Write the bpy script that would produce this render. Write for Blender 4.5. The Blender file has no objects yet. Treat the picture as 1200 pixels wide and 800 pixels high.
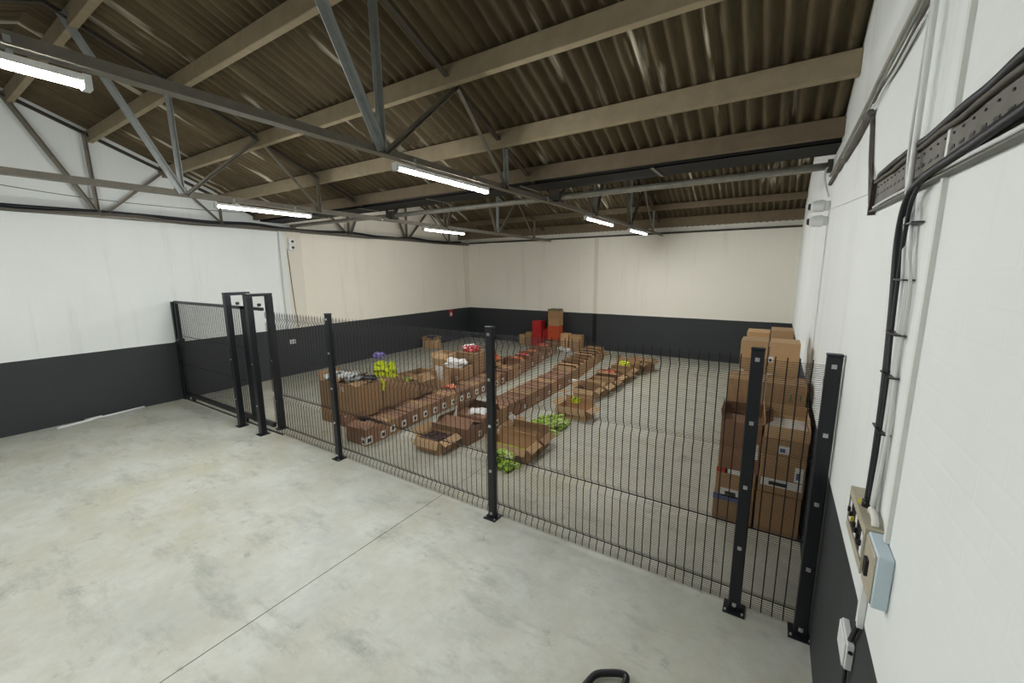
import bpy, math, random
from mathutils import Vector, Matrix

random.seed(11)
sc = bpy.context.scene
COL = sc.collection

# ------------------------------------------------------------------ camera
F_PX = 481.9132
YAW, PITCH, ROLL = math.radians(32.6948), math.radians(9.6385), math.radians(-0.3936)
cam_d = bpy.data.cameras.new('camera')
cam_d.sensor_width = 36.0
cam_d.sensor_fit = 'HORIZONTAL'
cam_d.lens = F_PX / 1200.0 * 36.0
cam_d.clip_start = 0.02
cam = bpy.data.objects.new('camera', cam_d)
COL.objects.link(cam)
_fw = Vector((-math.sin(YAW) * math.cos(PITCH), math.cos(YAW) * math.cos(PITCH), -math.sin(PITCH)))
_r = Vector((math.cos(YAW), math.sin(YAW), 0))
_u = _r.cross(_fw)
_r2 = _r * math.cos(ROLL) + _u * math.sin(ROLL)
_u2 = -_r * math.sin(ROLL) + _u * math.cos(ROLL)
_m = Matrix((_r2, _u2, -_fw)).transposed().to_4x4()
_m.translation = Vector((-0.4084, -3.3398, 2.6417))
cam.matrix_world = _m
sc.camera = cam

# ------------------------------------------------------------------ world, exposure
world = bpy.data.worlds.new('world')
sc.world = world
world.use_nodes = True
world.node_tree.nodes['Background'].inputs[0].default_value = (0.75, 0.85, 1.0, 1)
world.node_tree.nodes['Background'].inputs[1].default_value = 0.6
sc.view_settings.view_transform = 'Standard'
sc.view_settings.look = 'None'
sc.view_settings.gamma = 1.0
sc.view_settings.use_curve_mapping = False
sc.view_settings.exposure = 2.42
LAMP_STRENGTH = 46.0

# ------------------------------------------------------------------ room numbers (metres)
W = 10.95          # width: right wall at x = 0, left wall at x = -W
D = 9.85           # back wall
YF = -6.4          # front wall behind the camera
BAND = 1.228       # dark painted dado
LEDGE = 3.72
SLOPE = 0.41
RIDGE1, RIDGE2 = -1.9, 5.4
def roof_z(y):
    if y <= RIDGE1: return 4.815 - SLOPE * RIDGE1 - SLOPE * (RIDGE1 - y)
    if y <= 2.3: return 4.815 - SLOPE * y
    if y <= RIDGE2:
        t = (y - 2.3) / (RIDGE2 - 2.3)
        return 3.872 + t * (7.927 - SLOPE * RIDGE2 - 3.872)
    return 7.927 - SLOPE * y

# ------------------------------------------------------------------ materials
def srgb(r, g, b):
    def c(v):
        v /= 255.0
        return v / 12.92 if v <= 0.04045 else ((v + 0.055) / 1.055) ** 2.4
    return (c(r), c(g), c(b), 1.0)

class NT:
    def __init__(s, name):
        s.m = bpy.data.materials.new(name); s.m.use_nodes = True
        s.t = s.m.node_tree; s.b = s.t.nodes['Principled BSDF']
    def n(s, kind, **kw):
        nd = s.t.nodes.new('ShaderNode' + kind)
        for k, v in kw.items():
            if k.startswith('i_'): nd.inputs[k[2:].replace('_', ' ')].default_value = v
            else: setattr(nd, k, v)
        return nd
    def l(s, a, b): s.t.links.new(a, b)
    def mix(s, fac, a, b, blend='MIX'):
        nd = s.t.nodes.new('ShaderNodeMix'); nd.data_type = 'RGBA'; nd.blend_type = blend
        for sock, v in ((nd.inputs[0], fac), (nd.inputs[6], a), (nd.inputs[7], b)):
            if hasattr(v, 'is_linked'): s.l(v, sock)
            else: sock.default_value = v
        return nd.outputs[2]
    def ramp(s, src, stops):
        nd = s.t.nodes.new('ShaderNodeValToRGB')
        e = nd.color_ramp.elements
        e[0].position, e[0].color = stops[0]; e[1].position, e[1].color = stops[-1]
        for p, c in stops[1:-1]:
            x = e.new(p); x.color = c
        s.l(src, nd.inputs[0]); return nd.outputs[0]
    def math(s, op, a, b=0.0):
        nd = s.t.nodes.new('ShaderNodeMath'); nd.operation = op
        for sock, v in ((nd.inputs[0], a), (nd.inputs[1], b)):
            if hasattr(v, 'is_linked'): s.l(v, sock)
            else: sock.default_value = v
        return nd.outputs[0]
    def bump(s, h, strength=0.3, dist=0.01):
        nd = s.n('Bump'); nd.inputs['Strength'].default_value = strength; nd.inputs['Distance'].default_value = dist
        s.l(h, nd.inputs['Height']); s.l(nd.outputs[0], s.b.inputs['Normal'])
    def noise(s, vec, scale, detail=5, rough=0.6):
        nd = s.n('TexNoise'); nd.inputs['Scale'].default_value = scale
        nd.inputs['Detail'].default_value = detail; nd.inputs['Roughness'].default_value = rough
        if vec is not None: s.l(vec, nd.inputs['Vector'])
        return nd.outputs[0]
    def mapping(s, vec, scale=(1, 1, 1), rot=(0, 0, 0)):
        nd = s.n('Mapping'); nd.inputs['Scale'].default_value = scale; nd.inputs['Rotation'].default_value = rot
        s.l(vec, nd.inputs['Vector']); return nd.outputs[0]

def G(v): return (v, v, v, 1)

def simple(name, c, rough=0.6, metal=0.0, var=0.12, scale=18.0, bump=0.0, rnd=0.0):
    t = NT(name)
    co = t.n('TexCoord').outputs['Object']
    nz = t.noise(co, scale)
    dark = tuple(x * (1 - var * 1.6) for x in c[:3]) + (1,)
    lite = tuple(min(1, x * (1 + var)) for x in c[:3]) + (1,)
    col = t.mix(nz, dark, lite)
    if rnd:
        oi = t.n('ObjectInfo').outputs['Random']
        k = t.ramp(oi, [(0, G(1 - rnd)), (1, G(1.0))])
        col = t.mix(1.0, col, k, 'MULTIPLY')
    t.l(col, t.b.inputs['Base Color'])
    t.b.inputs['Roughness'].default_value = rough
    t.b.inputs['Metallic'].default_value = metal
    if bump: t.bump(nz, bump, 0.01)
    return t.m

def wall_material(name, axis, cream_from=None):
    """painted brick wall: dark dado below, white or cream paint above"""
    t = NT(name)
    geo = t.n('NewGeometry').outputs['Position']
    sp = t.n('SeparateXYZ'); t.l(geo, sp.inputs[0])
    cb = t.n('CombineXYZ')
    t.l(sp.outputs['Y' if axis == 'y' else 'X'], cb.inputs[0]); t.l(sp.outputs['Z'], cb.inputs[1])
    br = t.n('TexBrick'); t.l(cb.outputs[0], br.inputs['Vector'])
    br.inputs['Scale'].default_value = 1.0
    br.inputs['Brick Width'].default_value = 0.23; br.inputs['Row Height'].default_value = 0.085
    br.inputs['Mortar Size'].default_value = 0.008; br.inputs['Mortar Smooth'].default_value = 0.6
    br.inputs['Color1'].default_value = G(1); br.inputs['Color2'].default_value = G(0.8); br.inputs['Mortar'].default_value = G(0)
    n1 = t.noise(geo, 0.9, 6); n2 = t.noise(geo, 28, 4)
    white = t.mix(n1, srgb(228, 233, 231), srgb(242, 246, 245))
    cream = t.mix(n1, srgb(229, 223, 208), srgb(240, 235, 222))
    if cream_from is None: up = white
    elif cream_from == 'all': up = t.mix(n1, srgb(238, 233, 220), srgb(244, 241, 231))
    else: up = t.mix(t.math('GREATER_THAN', sp.outputs['Y'], cream_from), white, cream)
    # grime runs down from the wall plate
    gv = t.mapping(geo, (1.6, 1.6, 0.12))
    gr = t.ramp(t.noise(gv, 1.6, 6, 0.7), [(0.56, G(0)), (0.8, G(0.4))])
    up = t.mix(gr, up, srgb(196, 190, 176))
    dark = t.mix(n1, srgb(40, 44, 47), srgb(54, 58, 60))
    wob = t.math('MULTIPLY', t.math('SUBTRACT', t.noise(geo, 2.0, 2), 0.5), 0.012)
    isd = t.math('LESS_THAN', t.math('ADD', sp.outputs['Z'], wob), BAND)
    t.l(t.mix(isd, up, dark), t.b.inputs['Base Color'])
    t.b.inputs['Roughness'].default_value = 0.62
    h = t.math('ADD', t.math('MULTIPLY', br.outputs['Color'], 0.55), t.math('MULTIPLY', n2, 0.5))
    t.bump(h, 0.16, 0.006)
    return t.m

def floor_material():
    t = NT('polished_concrete')
    geo = t.n('NewGeometry').outputs['Position']
    big = t.noise(geo, 0.35, 5, 0.6)
    mid = t.noise(geo, 1.5, 8, 0.68)
    fine = t.noise(geo, 9, 6, 0.7)
    st = t.noise(t.mapping(geo, (0.9, 2.4, 1)), 1.3, 10, 0.72)
    c = t.mix(t.ramp(big, [(0.35, G(0)), (0.65, G(1))]), srgb(182, 186, 178), srgb(190, 187, 166))
    c = t.mix(t.ramp(mid, [(0.42, G(0)), (0.62, G(0.85))]), c, srgb(201, 204, 196))
    c = t.mix(t.ramp(st, [(0.52, G(0)), (0.68, G(0.7))]), c, srgb(148, 151, 141))
    c = t.mix(t.ramp(t.noise(geo, 3.2, 9, 0.75), [(0.58, G(0)), (0.68, G(0.6))]), c, srgb(130, 133, 126))
    c = t.mix(t.ramp(fine, [(0.3, G(0.22)), (0.55, G(0))]), c, srgb(150, 154, 150))
    # the storage bay behind the fence has a darker, browner floor tone
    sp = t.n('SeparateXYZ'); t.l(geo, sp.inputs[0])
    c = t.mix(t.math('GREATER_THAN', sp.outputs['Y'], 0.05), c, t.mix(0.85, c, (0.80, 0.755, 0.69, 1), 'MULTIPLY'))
    t.l(c, t.b.inputs['Base Color'])
    t.l(t.ramp(mid, [(0.2, G(0.42)), (0.8, G(0.62))]), t.b.inputs['Roughness'])
    t.bump(fine, 0.08, 0.004)
    return t.m

def sheet_material():
    t = NT('old_fibre_cement')
    geo = t.n('NewGeometry').outputs['Position']
    co = t.n('TexCoord').outputs['Object']
    rnd = t.n('ObjectInfo').outputs['Random']
    n1 = t.noise(t.mapping(geo, (7, 0.5, 0.5)), 1.0, 7, 0.7)
    n2 = t.noise(geo, 2.2, 7, 0.65)
    c = t.mix(n2, srgb(66, 56, 38), srgb(108, 94, 68))
    c = t.mix(t.ramp(n1, [(0.50, G(0)), (0.74, G(0.45))]), c, srgb(150, 138, 110))
    c = t.mix(t.ramp(t.noise(t.mapping(geo, (5.2, 0.45, 0.45)), 1.0, 4, 0.55), [(0.62, G(0)), (0.68, G(0.9))]), c, srgb(206, 198, 178))
    sp = t.n('SeparateXYZ'); t.l(co, sp.inputs[0])
    k = t.ramp(rnd, [(0, G(0.72)), (1, G(1.0))])
    t.l(t.mix(1.0, c, k, 'MULTIPLY'), t.b.inputs['Base Color'])
    t.b.inputs['Roughness'].default_value = 0.9
    t.bump(t.noise(geo, 40, 4), 0.2, 0.004)
    return t.m

def cardboard(name, c, var=0.14):
    t = NT(name)
    co = t.n('TexCoord').outputs['Object']
    n = t.noise(co, 9, 5)
    rnd = t.n('ObjectInfo').outputs['Random']
    col = t.mix(n, tuple(x * (1 - var) for x in c[:3]) + (1,), tuple(x * (1 + var) for x in c[:3]) + (1,))
    k = t.ramp(rnd, [(0, (0.74, 0.72, 0.70, 1)), (0.5, (0.92, 0.9, 0.9, 1)), (1, (1.08, 1.04, 1.0, 1))])
    col = t.mix(1.0, col, k, 'MULTIPLY')
    wv = t.n('TexWave'); wv.inputs['Scale'].default_value = 60; wv.inputs['Distortion'].default_value = 0.5; t.l(co, wv.inputs['Vector'])
    col = t.mix(t.math('MULTIPLY', wv.outputs['Fac'], 0.06), col, (0.05, 0.03, 0.02, 1))
    t.l(col, t.b.inputs['Base Color'])
    t.b.inputs['Roughness'].default_value = 0.8
    t.bump(wv.outputs['Fac'], 0.08, 0.002)
    return t.m

def bag_material(name, c1, c2, c3):
    t = NT(name)
    co = t.n('TexCoord').outputs['Object']
    n = t.n('TexVoronoi'); n.inputs['Scale'].default_value = 9; t.l(co, n.inputs['Vector'])
    col = t.ramp(t.noise(co, 13, 4, 0.6), [(0.40, c1), (0.46, c2), (0.57, c2), (0.62, c3)])
    t.l(col, t.b.inputs['Base Color'])
    t.b.inputs['Roughness'].default_value = 0.3
    t.bump(n.outputs['Distance'], 0.6, 0.02)
    return t.m

def emission(name, c, s):
    t = NT(name)
    e = t.n('Emission'); e.inputs[0].default_value = c; e.inputs[1].default_value = s
    # slightly dimmer towards the tube ends, as the diffuser shows it
    t.l(e.outputs[0], t.t.nodes['Material Output'].inputs[0])
    return t.m

M = {}
M['wall_left'] = wall_material('painted_wall_left', 'y', 2.62)
M['wall_right'] = wall_material('painted_wall_right', 'y', None)
M['wall_back'] = wall_material('painted_wall_back', 'x', 'all')
M['floor'] = floor_material()
M['slab'] = simple('joint_filler', srgb(70, 70, 66), 0.9)
M['sheet'] = sheet_material()
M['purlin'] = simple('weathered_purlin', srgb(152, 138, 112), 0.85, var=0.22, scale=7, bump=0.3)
M['purlin_dark'] = simple('brown_old_purlin', srgb(112, 98, 78), 0.85, var=0.22, scale=7, bump=0.3)  # darker brown tone for the valley and far bay purlins
M['gutter'] = simple('black_gutter', srgb(17, 17, 16), 0.8)
M['steel'] = simple('dull_truss_steel', srgb(128, 122, 110), 0.5, 0.35, var=0.25, scale=10)
M['galv'] = simple('galvanised_steel', srgb(176, 180, 180), 0.4, 0.55, var=0.2, scale=14)
M['rust_steel'] = simple('dark_rusted_steel', srgb(66, 58, 48), 0.7, 0.2, var=0.25, scale=10)
M['wallplate'] = simple('dark_wall_plate', srgb(74, 68, 60), 0.7, 0.1, var=0.25)
M['fence'] = simple('black_powder_coat', srgb(24, 27, 34), 0.42, 0.0, var=0.1)
M['wire'] = simple('black_mesh_wire', srgb(26, 27, 29), 0.8, 0.0, var=0.1)
M['bolt'] = simple('zinc_bolt', srgb(200, 202, 204), 0.3, 0.7)
M['card'] = cardboard('brown_cardboard', srgb(168, 134, 96))
M['card_light'] = cardboard('pale_cardboard', srgb(196, 162, 120))
M['card_dark'] = cardboard('reddish_cardboard', srgb(142, 106, 80))
M['card_red'] = cardboard('red_printed_carton', srgb(176, 34, 34))
M['card_orange'] = cardboard('orange_printed_carton', srgb(190, 78, 36))
M['card_green'] = cardboard('greenish_carton_lid', srgb(104, 100, 70))
M['tape'] = simple('clear_packing_tape', srgb(178, 150, 112), 0.25, var=0.05)
M['label'] = simple('white_paper_label', srgb(226, 224, 218), 0.6, var=0.05)
M['print'] = simple('black_print', srgb(40, 38, 40), 0.6, var=0.05)
M['print_blue'] = simple('blue_print', srgb(92, 100, 140), 0.6, var=0.1)
M['print_red'] = simple('red_print', srgb(190, 60, 44), 0.6, var=0.1)
M['print_green'] = simple('green_print', srgb(62, 104, 48), 0.6, var=0.1)
M['inside'] = simple('box_contents_dark', srgb(74, 48, 40), 0.7, var=0.35, scale=26)
M['paper'] = simple('white_paper', srgb(232, 230, 226), 0.6, var=0.06)
M['lime_edge'] = simple('lime_liner', srgb(188, 206, 40), 0.4, var=0.1)
M['bag_green'] = bag_material('green_snack_bag', srgb(60, 76, 30), srgb(152, 184, 60), srgb(206, 216, 130))
M['bag_lime'] = bag_material('lime_white_bag', srgb(96, 120, 50), srgb(176, 196, 92), srgb(224, 228, 190))
M['bag_yellow'] = bag_material('fluorescent_yellow_bag', srgb(70, 80, 16), srgb(214, 232, 24), srgb(226, 240, 60))
M['bag_grey'] = bag_material('black_white_bag', srgb(40, 42, 44), srgb(176, 178, 178), srgb(226, 228, 228))
M['bag_red'] = bag_material('red_white_bag', srgb(160, 30, 40), srgb(206, 60, 62), srgb(240, 236, 232))
M['bag_orange'] = bag_material('orange_bag', srgb(170, 70, 40), srgb(214, 110, 72), srgb(230, 160, 120))
M['bag_purple'] = bag_material('purple_bag', srgb(70, 54, 130), srgb(120, 104, 176), srgb(190, 184, 214))
M['bag_dark'] = bag_material('dark_cloth_bag', srgb(18, 20, 26), srgb(36, 38, 46), srgb(84, 86, 92))
M['white_plastic'] = simple('white_plastic', srgb(228, 230, 230), 0.45, var=0.04)
M['blue_plastic'] = simple('pale_blue_grey_enclosure', srgb(196, 212, 222), 0.4, var=0.04)
M['beige_metal'] = simple('dusty_beige_metal', srgb(182, 174, 154), 0.55, var=0.2)
M['dark_plastic'] = simple('dark_plastic', srgb(26, 27, 28), 0.4, var=0.1)
M['yellow'] = simple('yellow_warning', srgb(206, 196, 50), 0.5, var=0.1)
M['black_cable'] = simple('black_cable', srgb(30, 32, 38), 0.5, var=0.15)
M['grey_cable'] = simple('dusty_grey_cable', srgb(98, 94, 86), 0.7, var=0.25)
M['white_cable'] = simple('white_cable', srgb(214, 218, 216), 0.5, var=0.08)
M['tray'] = simple('dusty_cable_tray', srgb(116, 114, 106), 0.6, 0.35, var=0.3, scale=9)
M['pipe'] = simple('weathered_pipe', srgb(150, 148, 138), 0.55, 0.35, var=0.3, scale=9)
M['plaster'] = simple('white_painted_plaster', srgb(226, 228, 224), 0.65, var=0.04, bump=0.2)
M['cream'] = simple('cream_painted_plaster', srgb(226, 220, 206), 0.65, var=0.05, bump=0.2)
M['red'] = simple('red_plastic', srgb(190, 40, 40), 0.5, var=0.1)
M['lamp'] = emission('led_tube_light', (0.985, 0.99, 0.968, 1), LAMP_STRENGTH)

# ------------------------------------------------------------------ mesh helpers
class MB:
    def __init__(s): s.v = []; s.f = []; s.sm = []
    def _add(s, vs, fs, smooth=False):
        o = len(s.v); s.v += [tuple(x) for x in vs]
        s.f += [tuple(i + o for i in f) for f in fs]; s.sm += [smooth] * len(fs); return s
    def box(s, a, b, rot=None, piv=None):
        (x0, y0, z0), (x1, y1, z1) = a, b
        vs = [Vector(p) for p in ((x0, y0, z0), (x1, y0, z0), (x1, y1, z0), (x0, y1, z0), (x0, y0, z1), (x1, y0, z1), (x1, y1, z1), (x0, y1, z1))]
        if rot is not None:
            pv = Vector(piv) if piv is not None else Vector((0, 0, 0))
            vs = [rot @ (v - pv) + pv for v in vs]
        return s._add(vs, [(0, 3, 2, 1), (4, 5, 6, 7), (0, 1, 5, 4), (1, 2, 6, 5), (2, 3, 7, 6), (3, 0, 4, 7)])
    def bevel_box(s, a, b, e=0.006):
        (x0, y0, z0), (x1, y1, z1) = a, b
        vs = []
        for sx, X in ((1, x0), (-1, x1)):
            for sy, Y in ((1, y0), (-1, y1)):
                for sz, Z in ((1, z0), (-1, z1)):
                    vs += [(X, Y + sy * e, Z + sz * e), (X + sx * e, Y, Z + sz * e), (X + sx * e, Y + sy * e, Z)]
        o = len(s.v)
        import bmesh
        bm = bmesh.new()
        for v in vs: bm.verts.new(v)
        bmesh.ops.convex_hull(bm, input=bm.verts[:])
        bm.verts.index_update()
        vv = [tuple(v.co) for v in bm.verts]; ff = [tuple(v.index for v in f.verts) for f in bm.faces]
        bm.free()
        return s._add(vv, ff)
    def bar(s, p, q, w, h, up=(0, 0, 1)):
        p, q = Vector(p), Vector(q); d = (q - p).normalized(); u = Vector(up)
        if abs(d.dot(u)) > 0.98: u = Vector((1, 0, 0))
        x = d.cross(u).normalized(); z = x.cross(d).normalized()
        vs = []
        for e in (p, q):
            for sx, sz in ((-1, -1), (1, -1), (1, 1), (-1, 1)): vs.append(e + x * (sx * w / 2) + z * (sz * h / 2))
        return s._add(vs, [(0, 1, 2, 3), (7, 6, 5, 4), (0, 4, 5, 1), (1, 5, 6, 2), (2, 6, 7, 3), (3, 7, 4, 0)])
    def angle(s, p, q, w, t=0.008, flip=1):
        """equal-leg angle section running p to q"""
        p, q = Vector(p), Vector(q); d = (q - p).normalized()
        x = Vector((1, 0, 0)); z = x.cross(d).normalized()
        x = x * flip
        prof = [(0, 0), (w, 0), (w, t), (t, t), (t, w), (0, w)]
        vs = [e + x * (a - w * 0.3) + z * (b - w * 0.5) for e in (p, q) for a, b in prof]
        n = 6
        fs = [(i, (i + 1) % n, n + (i + 1) % n, n + i) for i in range(n)]
        fs += [(0, 3, 2, 1), (0, 5, 4, 3), (6, 7, 8, 9), (6, 9, 10, 11)]
        return s._add(vs, fs)
    def tube(s, pts, r, n=8, cap=True, smooth=True):
        pts = [Vector(p) for p in pts]; rings = []
        ref = None
        for i, p in enumerate(pts):
            d = (pts[min(i + 1, len(pts) - 1)] - pts[max(i - 1, 0)]).normalized()
            if ref is None:
                ref = Vector((0, 0, 1)) if abs(d.z) < 0.9 else Vector((1, 0, 0))
            x = d.cross(ref)
            if x.length < 1e-4: x = d.cross(Vector((0, 1, 0)))
            x.normalize(); y = x.cross(d).normalized(); ref = y
            rr = r[i] if isinstance(r, (list, tuple)) else r
            rings.append([p + (x * math.cos(2 * math.pi * k / n) + y * math.sin(2 * math.pi * k / n)) * rr for k in range(n)])
        vs = [v for g in rings for v in g]
        fs = [(i * n + k, i * n + (k + 1) % n, (i + 1) * n + (k + 1) % n, (i + 1) * n + k) for i in range(len(pts) - 1) for k in range(n)]
        s._add(vs, fs, smooth)
        if cap:
            o = len(s.v) - len(vs)
            s.f += [tuple(o + k for k in reversed(range(n))), tuple(o + len(vs) - n + k for k in range(n))]; s.sm += [False, False]
        return s
    def prism(s, poly, axis, a, b):
        """extrude a polygon (list of 2D points) along axis from a to b"""
        def P(u, v, w):
            return {'x': (w, u, v), 'y': (u, w, v), 'z': (u, v, w)}[axis]
        n = len(poly)
        vs = [P(u, v, a) for u, v in poly] + [P(u, v, b) for u, v in poly]
        fs = [tuple(range(n)), tuple(reversed(range(n, 2 * n)))] + [(i, n + i, n + (i + 1) % n, (i + 1) % n) for i in range(n)]
        return s._add(vs, fs)
    def mesh(s, name):
        m = bpy.data.meshes.new(name)
        m.from_pydata(s.v, [], s.f)
        m.polygons.foreach_set('use_smooth', s.sm)
        import bmesh
        bm = bmesh.new(); bm.from_mesh(m); bmesh.ops.recalc_face_normals(bm, faces=bm.faces[:]); bm.to_mesh(m); bm.free()
        m.update(); return m

def spline(pts, sub=6):
    P = [Vector(p) for p in pts]; out = []
    for i in range(len(P) - 1):
        a, b, c, d = P[max(i - 1, 0)], P[i], P[i + 1], P[min(i + 2, len(P) - 1)]
        for k in range(sub):
            t = k / sub
            out.append(0.5 * ((2 * b) + (c - a) * t + (2 * a - 5 * b + 4 * c - d) * t * t + (3 * b - a - 3 * c + d) * t ** 3))
    out.append(P[-1]); return out

def link(name, mesh, material, parent=None, loc=(0, 0, 0), rot=(0, 0, 0)):
    o = bpy.data.objects.new(name, mesh); COL.objects.link(o)
    if mesh is not None and material is not None and not mesh.materials: mesh.materials.append(M[material])
    o.location = loc; o.rotation_euler = rot
    if parent is not None: o.parent = parent
    return o
def part(name, mb, material, parent=None, **kw): return link(name, mb.mesh(name), material, parent, **kw)
def tag(o, label, cat, group=None, kind=None):
    o['label'] = label; o['category'] = cat
    if group: o['group'] = group
    if kind: o['kind'] = kind
    return o
def thing(name, label, cat, loc=(0, 0, 0), rz=0.0, group=None, kind=None):
    o = bpy.data.objects.new(name, None); COL.objects.link(o)
    o.empty_display_size = 0.1
    o.location = loc; o.rotation_euler = (0, 0, rz)
    return tag(o, label, cat, group, kind)
def structure(o, label, cat):
    return tag(o, label, cat, None, 'structure')

# ------------------------------------------------------------------ room shell
fl = thing('floor', 'pale grey-green concrete floor with a thin straight saw-cut joint', 'floor', kind='structure')
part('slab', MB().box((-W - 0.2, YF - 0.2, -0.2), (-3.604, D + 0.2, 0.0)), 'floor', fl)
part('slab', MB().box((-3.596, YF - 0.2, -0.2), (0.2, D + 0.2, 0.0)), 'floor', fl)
part('joint_filler', MB().box((-3.604, YF - 0.2, -0.2), (-3.596, D + 0.2, -0.002)), 'slab', fl)

def profile(extra):
    ys = [YF, RIDGE1, 2.3, RIDGE2, D]
    return [(YF, 0.0), (D, 0.0)] + [(y, roof_z(y) + extra) for y in reversed(ys)]
structure(part('wall_left', MB().prism(profile(0.10), 'x', -W - 0.2, -W), 'wall_left'), 'long gable wall painted white and cream above a black band', 'wall')
structure(part('wall_right', MB().prism(profile(0.10), 'x', 0.0, 0.2), 'wall_right'), 'white painted brick wall carrying cables and switch boxes', 'wall')
structure(part('wall_back', MB().box((-W - 0.2, D, 0), (0.2, D + 0.2, roof_z(D) + 0.1)), 'wall_back'), 'cream back wall above a wide black painted band', 'wall')
structure(part('wall_front', MB().box((-W - 0.2, YF - 0.2, 0), (0.2, YF, roof_z(YF) + 0.1)), 'wall_back'), 'plain painted wall behind the viewer', 'wall')

# pilasters, joints and wall plates
structure(part('trim_1', MB().box((-W, 2.36, BAND), (-W + 0.07, 2.50, LEDGE - 0.05)), 'plaster'), 'narrow white pilaster on the wall above the gate', 'pilaster')
structure(part('trim_2', MB().box((-W, 2.50, BAND), (-W + 0.05, 2.92, LEDGE - 0.05)), 'cream'), 'cream pilaster strip beside the white pilaster', 'pilaster')
structure(part('trim_3', MB().box((-W, D - 0.26, BAND), (-W + 0.07, D, LEDGE - 0.06)), 'cream'), 'cream pilaster in the far corner of the room', 'pilaster')
structure(part('trim_4', MB().box((-5.60, D - 0.012, BAND), (-5.47, D, LEDGE - 0.03)), 'cream'), 'thin vertical cover strip on the back wall', 'cover strip')
structure(part('trim_5', MB().box((-5.60, D - 0.013, 0.0), (-5.47, D, BAND)), 'gutter'), 'dark lower part of the back wall cover strip', 'cover strip')
o = part('trim_6', MB().box((-W, YF, LEDGE - 0.03), (-W + 0.08, D - 0.02, LEDGE + 0.015)).box((-W, YF, LEDGE - 0.06), (-W + 0.012, D - 0.02, LEDGE + 0.05)), 'wallplate')
structure(o, 'dark steel wall plate along the gable wall under the trusses', 'wall plate')
o = part('trim_7', MB().box((-W + 0.1, D - 0.08, LEDGE + 0.0), (0.0, D, LEDGE + 0.05)), 'wallplate')
structure(o, 'dark steel wall plate along the top of the back wall', 'wall plate')
structure(part('trim_8', MB().box((-0.012, 2.44, 0.0), (0.0, 2.50, 3.3)), 'white_plastic'), 'white vertical conduit below the beam sensors on the brick wall', 'conduit')
structure(part('trim_9', MB().box((-0.014, -1.53, 1.69), (0.0, -1.505, 3.9)), 'plaster'), 'white painted vertical batten beside the cable run', 'batten')
structure(part('baseboard_right', MB().box((-0.012, 0.12, 0.0), (0.0, D, 0.02)), 'slab'), 'dusty strip at the foot of the brick wall', 'baseboard')

# ------------------------------------------------------------------ roof: corrugated sheets
roof = thing('ceiling', 'dark corrugated fibre-cement roof with pale streaks', 'roof', kind='structure')
NC, COR = 11, 7
PITCH_X = W / (NC * COR)
def sheet_mesh(length):
    mb = MB(); n = COR * 8 + 4; vs = []
    L = (0.0, 0.5, 1.0)
    for t in L:
        for i in range(n + 1):
            x = i * PITCH_X / 8
            vs.append((x, t * length, 0.038 * math.cos(2 * math.pi * i / 8)))
    fs = []
    for j in range(len(L) - 1):
        for i in range(n):
            a = j * (n + 1) + i; fs.append((a, a + 1, a + n + 2, a + n + 1))
    mb._add(vs, fs, True)
    m = bpy.data.meshes.new('roof_sheet'); m.from_pydata(mb.v, [], mb.f)
    m.polygons.foreach_set('use_smooth', [True] * len(mb.f)); m.materials.append(M['sheet']); return m
def sheet_row(y0, y1, lift):
    z0, z1 = roof_z(y0), roof_z(y1)
    dy, dz = y1 - y0, z1 - z0
    L = math.hypot(dy, dz); a = math.atan2(dz, dy)
    m = sheet_mesh(L)
    for c in range(NC):
        o = link('roof_sheet', m, None, roof)
        o.location = (-W + c * COR * PITCH_X, y0, z0 + 0.042 + lift + 0.004 * (c % 2))
        o.rotation_euler = (a, 0, 0)
e = 1e-3
for y0, y1, lift in ((RIDGE1, -0.72, 0.0), (-0.86, 1.20, 0.012), (1.06, 2.3, 0.0), (-4.1, RIDGE1 - e, 0.0), (YF - 0.1, -3.95, 0.012),
                     (2.3 + e, 4.0, 0.0), (3.9, RIDGE2 - e, 0.012), (RIDGE2 + e, 7.75, 0.0), (7.6, 9.36, 0.012), (9.22, D + 0.15, 0.0)):
    sheet_row(y0, y1, lift)

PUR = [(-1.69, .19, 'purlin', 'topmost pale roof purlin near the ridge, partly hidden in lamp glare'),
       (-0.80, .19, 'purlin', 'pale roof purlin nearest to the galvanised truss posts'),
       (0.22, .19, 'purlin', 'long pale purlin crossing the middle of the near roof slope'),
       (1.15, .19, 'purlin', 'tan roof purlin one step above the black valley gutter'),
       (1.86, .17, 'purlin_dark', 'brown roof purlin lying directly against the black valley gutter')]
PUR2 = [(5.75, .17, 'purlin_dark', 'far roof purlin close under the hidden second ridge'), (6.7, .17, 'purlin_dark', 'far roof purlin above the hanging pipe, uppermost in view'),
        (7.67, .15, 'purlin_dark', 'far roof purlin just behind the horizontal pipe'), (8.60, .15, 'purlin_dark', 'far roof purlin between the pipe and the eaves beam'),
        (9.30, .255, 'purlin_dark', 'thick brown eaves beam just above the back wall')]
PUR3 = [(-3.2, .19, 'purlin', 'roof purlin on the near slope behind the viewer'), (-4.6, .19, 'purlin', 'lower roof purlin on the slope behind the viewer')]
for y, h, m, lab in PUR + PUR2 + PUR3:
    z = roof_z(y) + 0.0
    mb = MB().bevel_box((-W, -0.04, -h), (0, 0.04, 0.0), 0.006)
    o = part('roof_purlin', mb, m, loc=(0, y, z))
    tag(o, lab, 'roof beam', 'purlins under the roof', 'structure')

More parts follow.
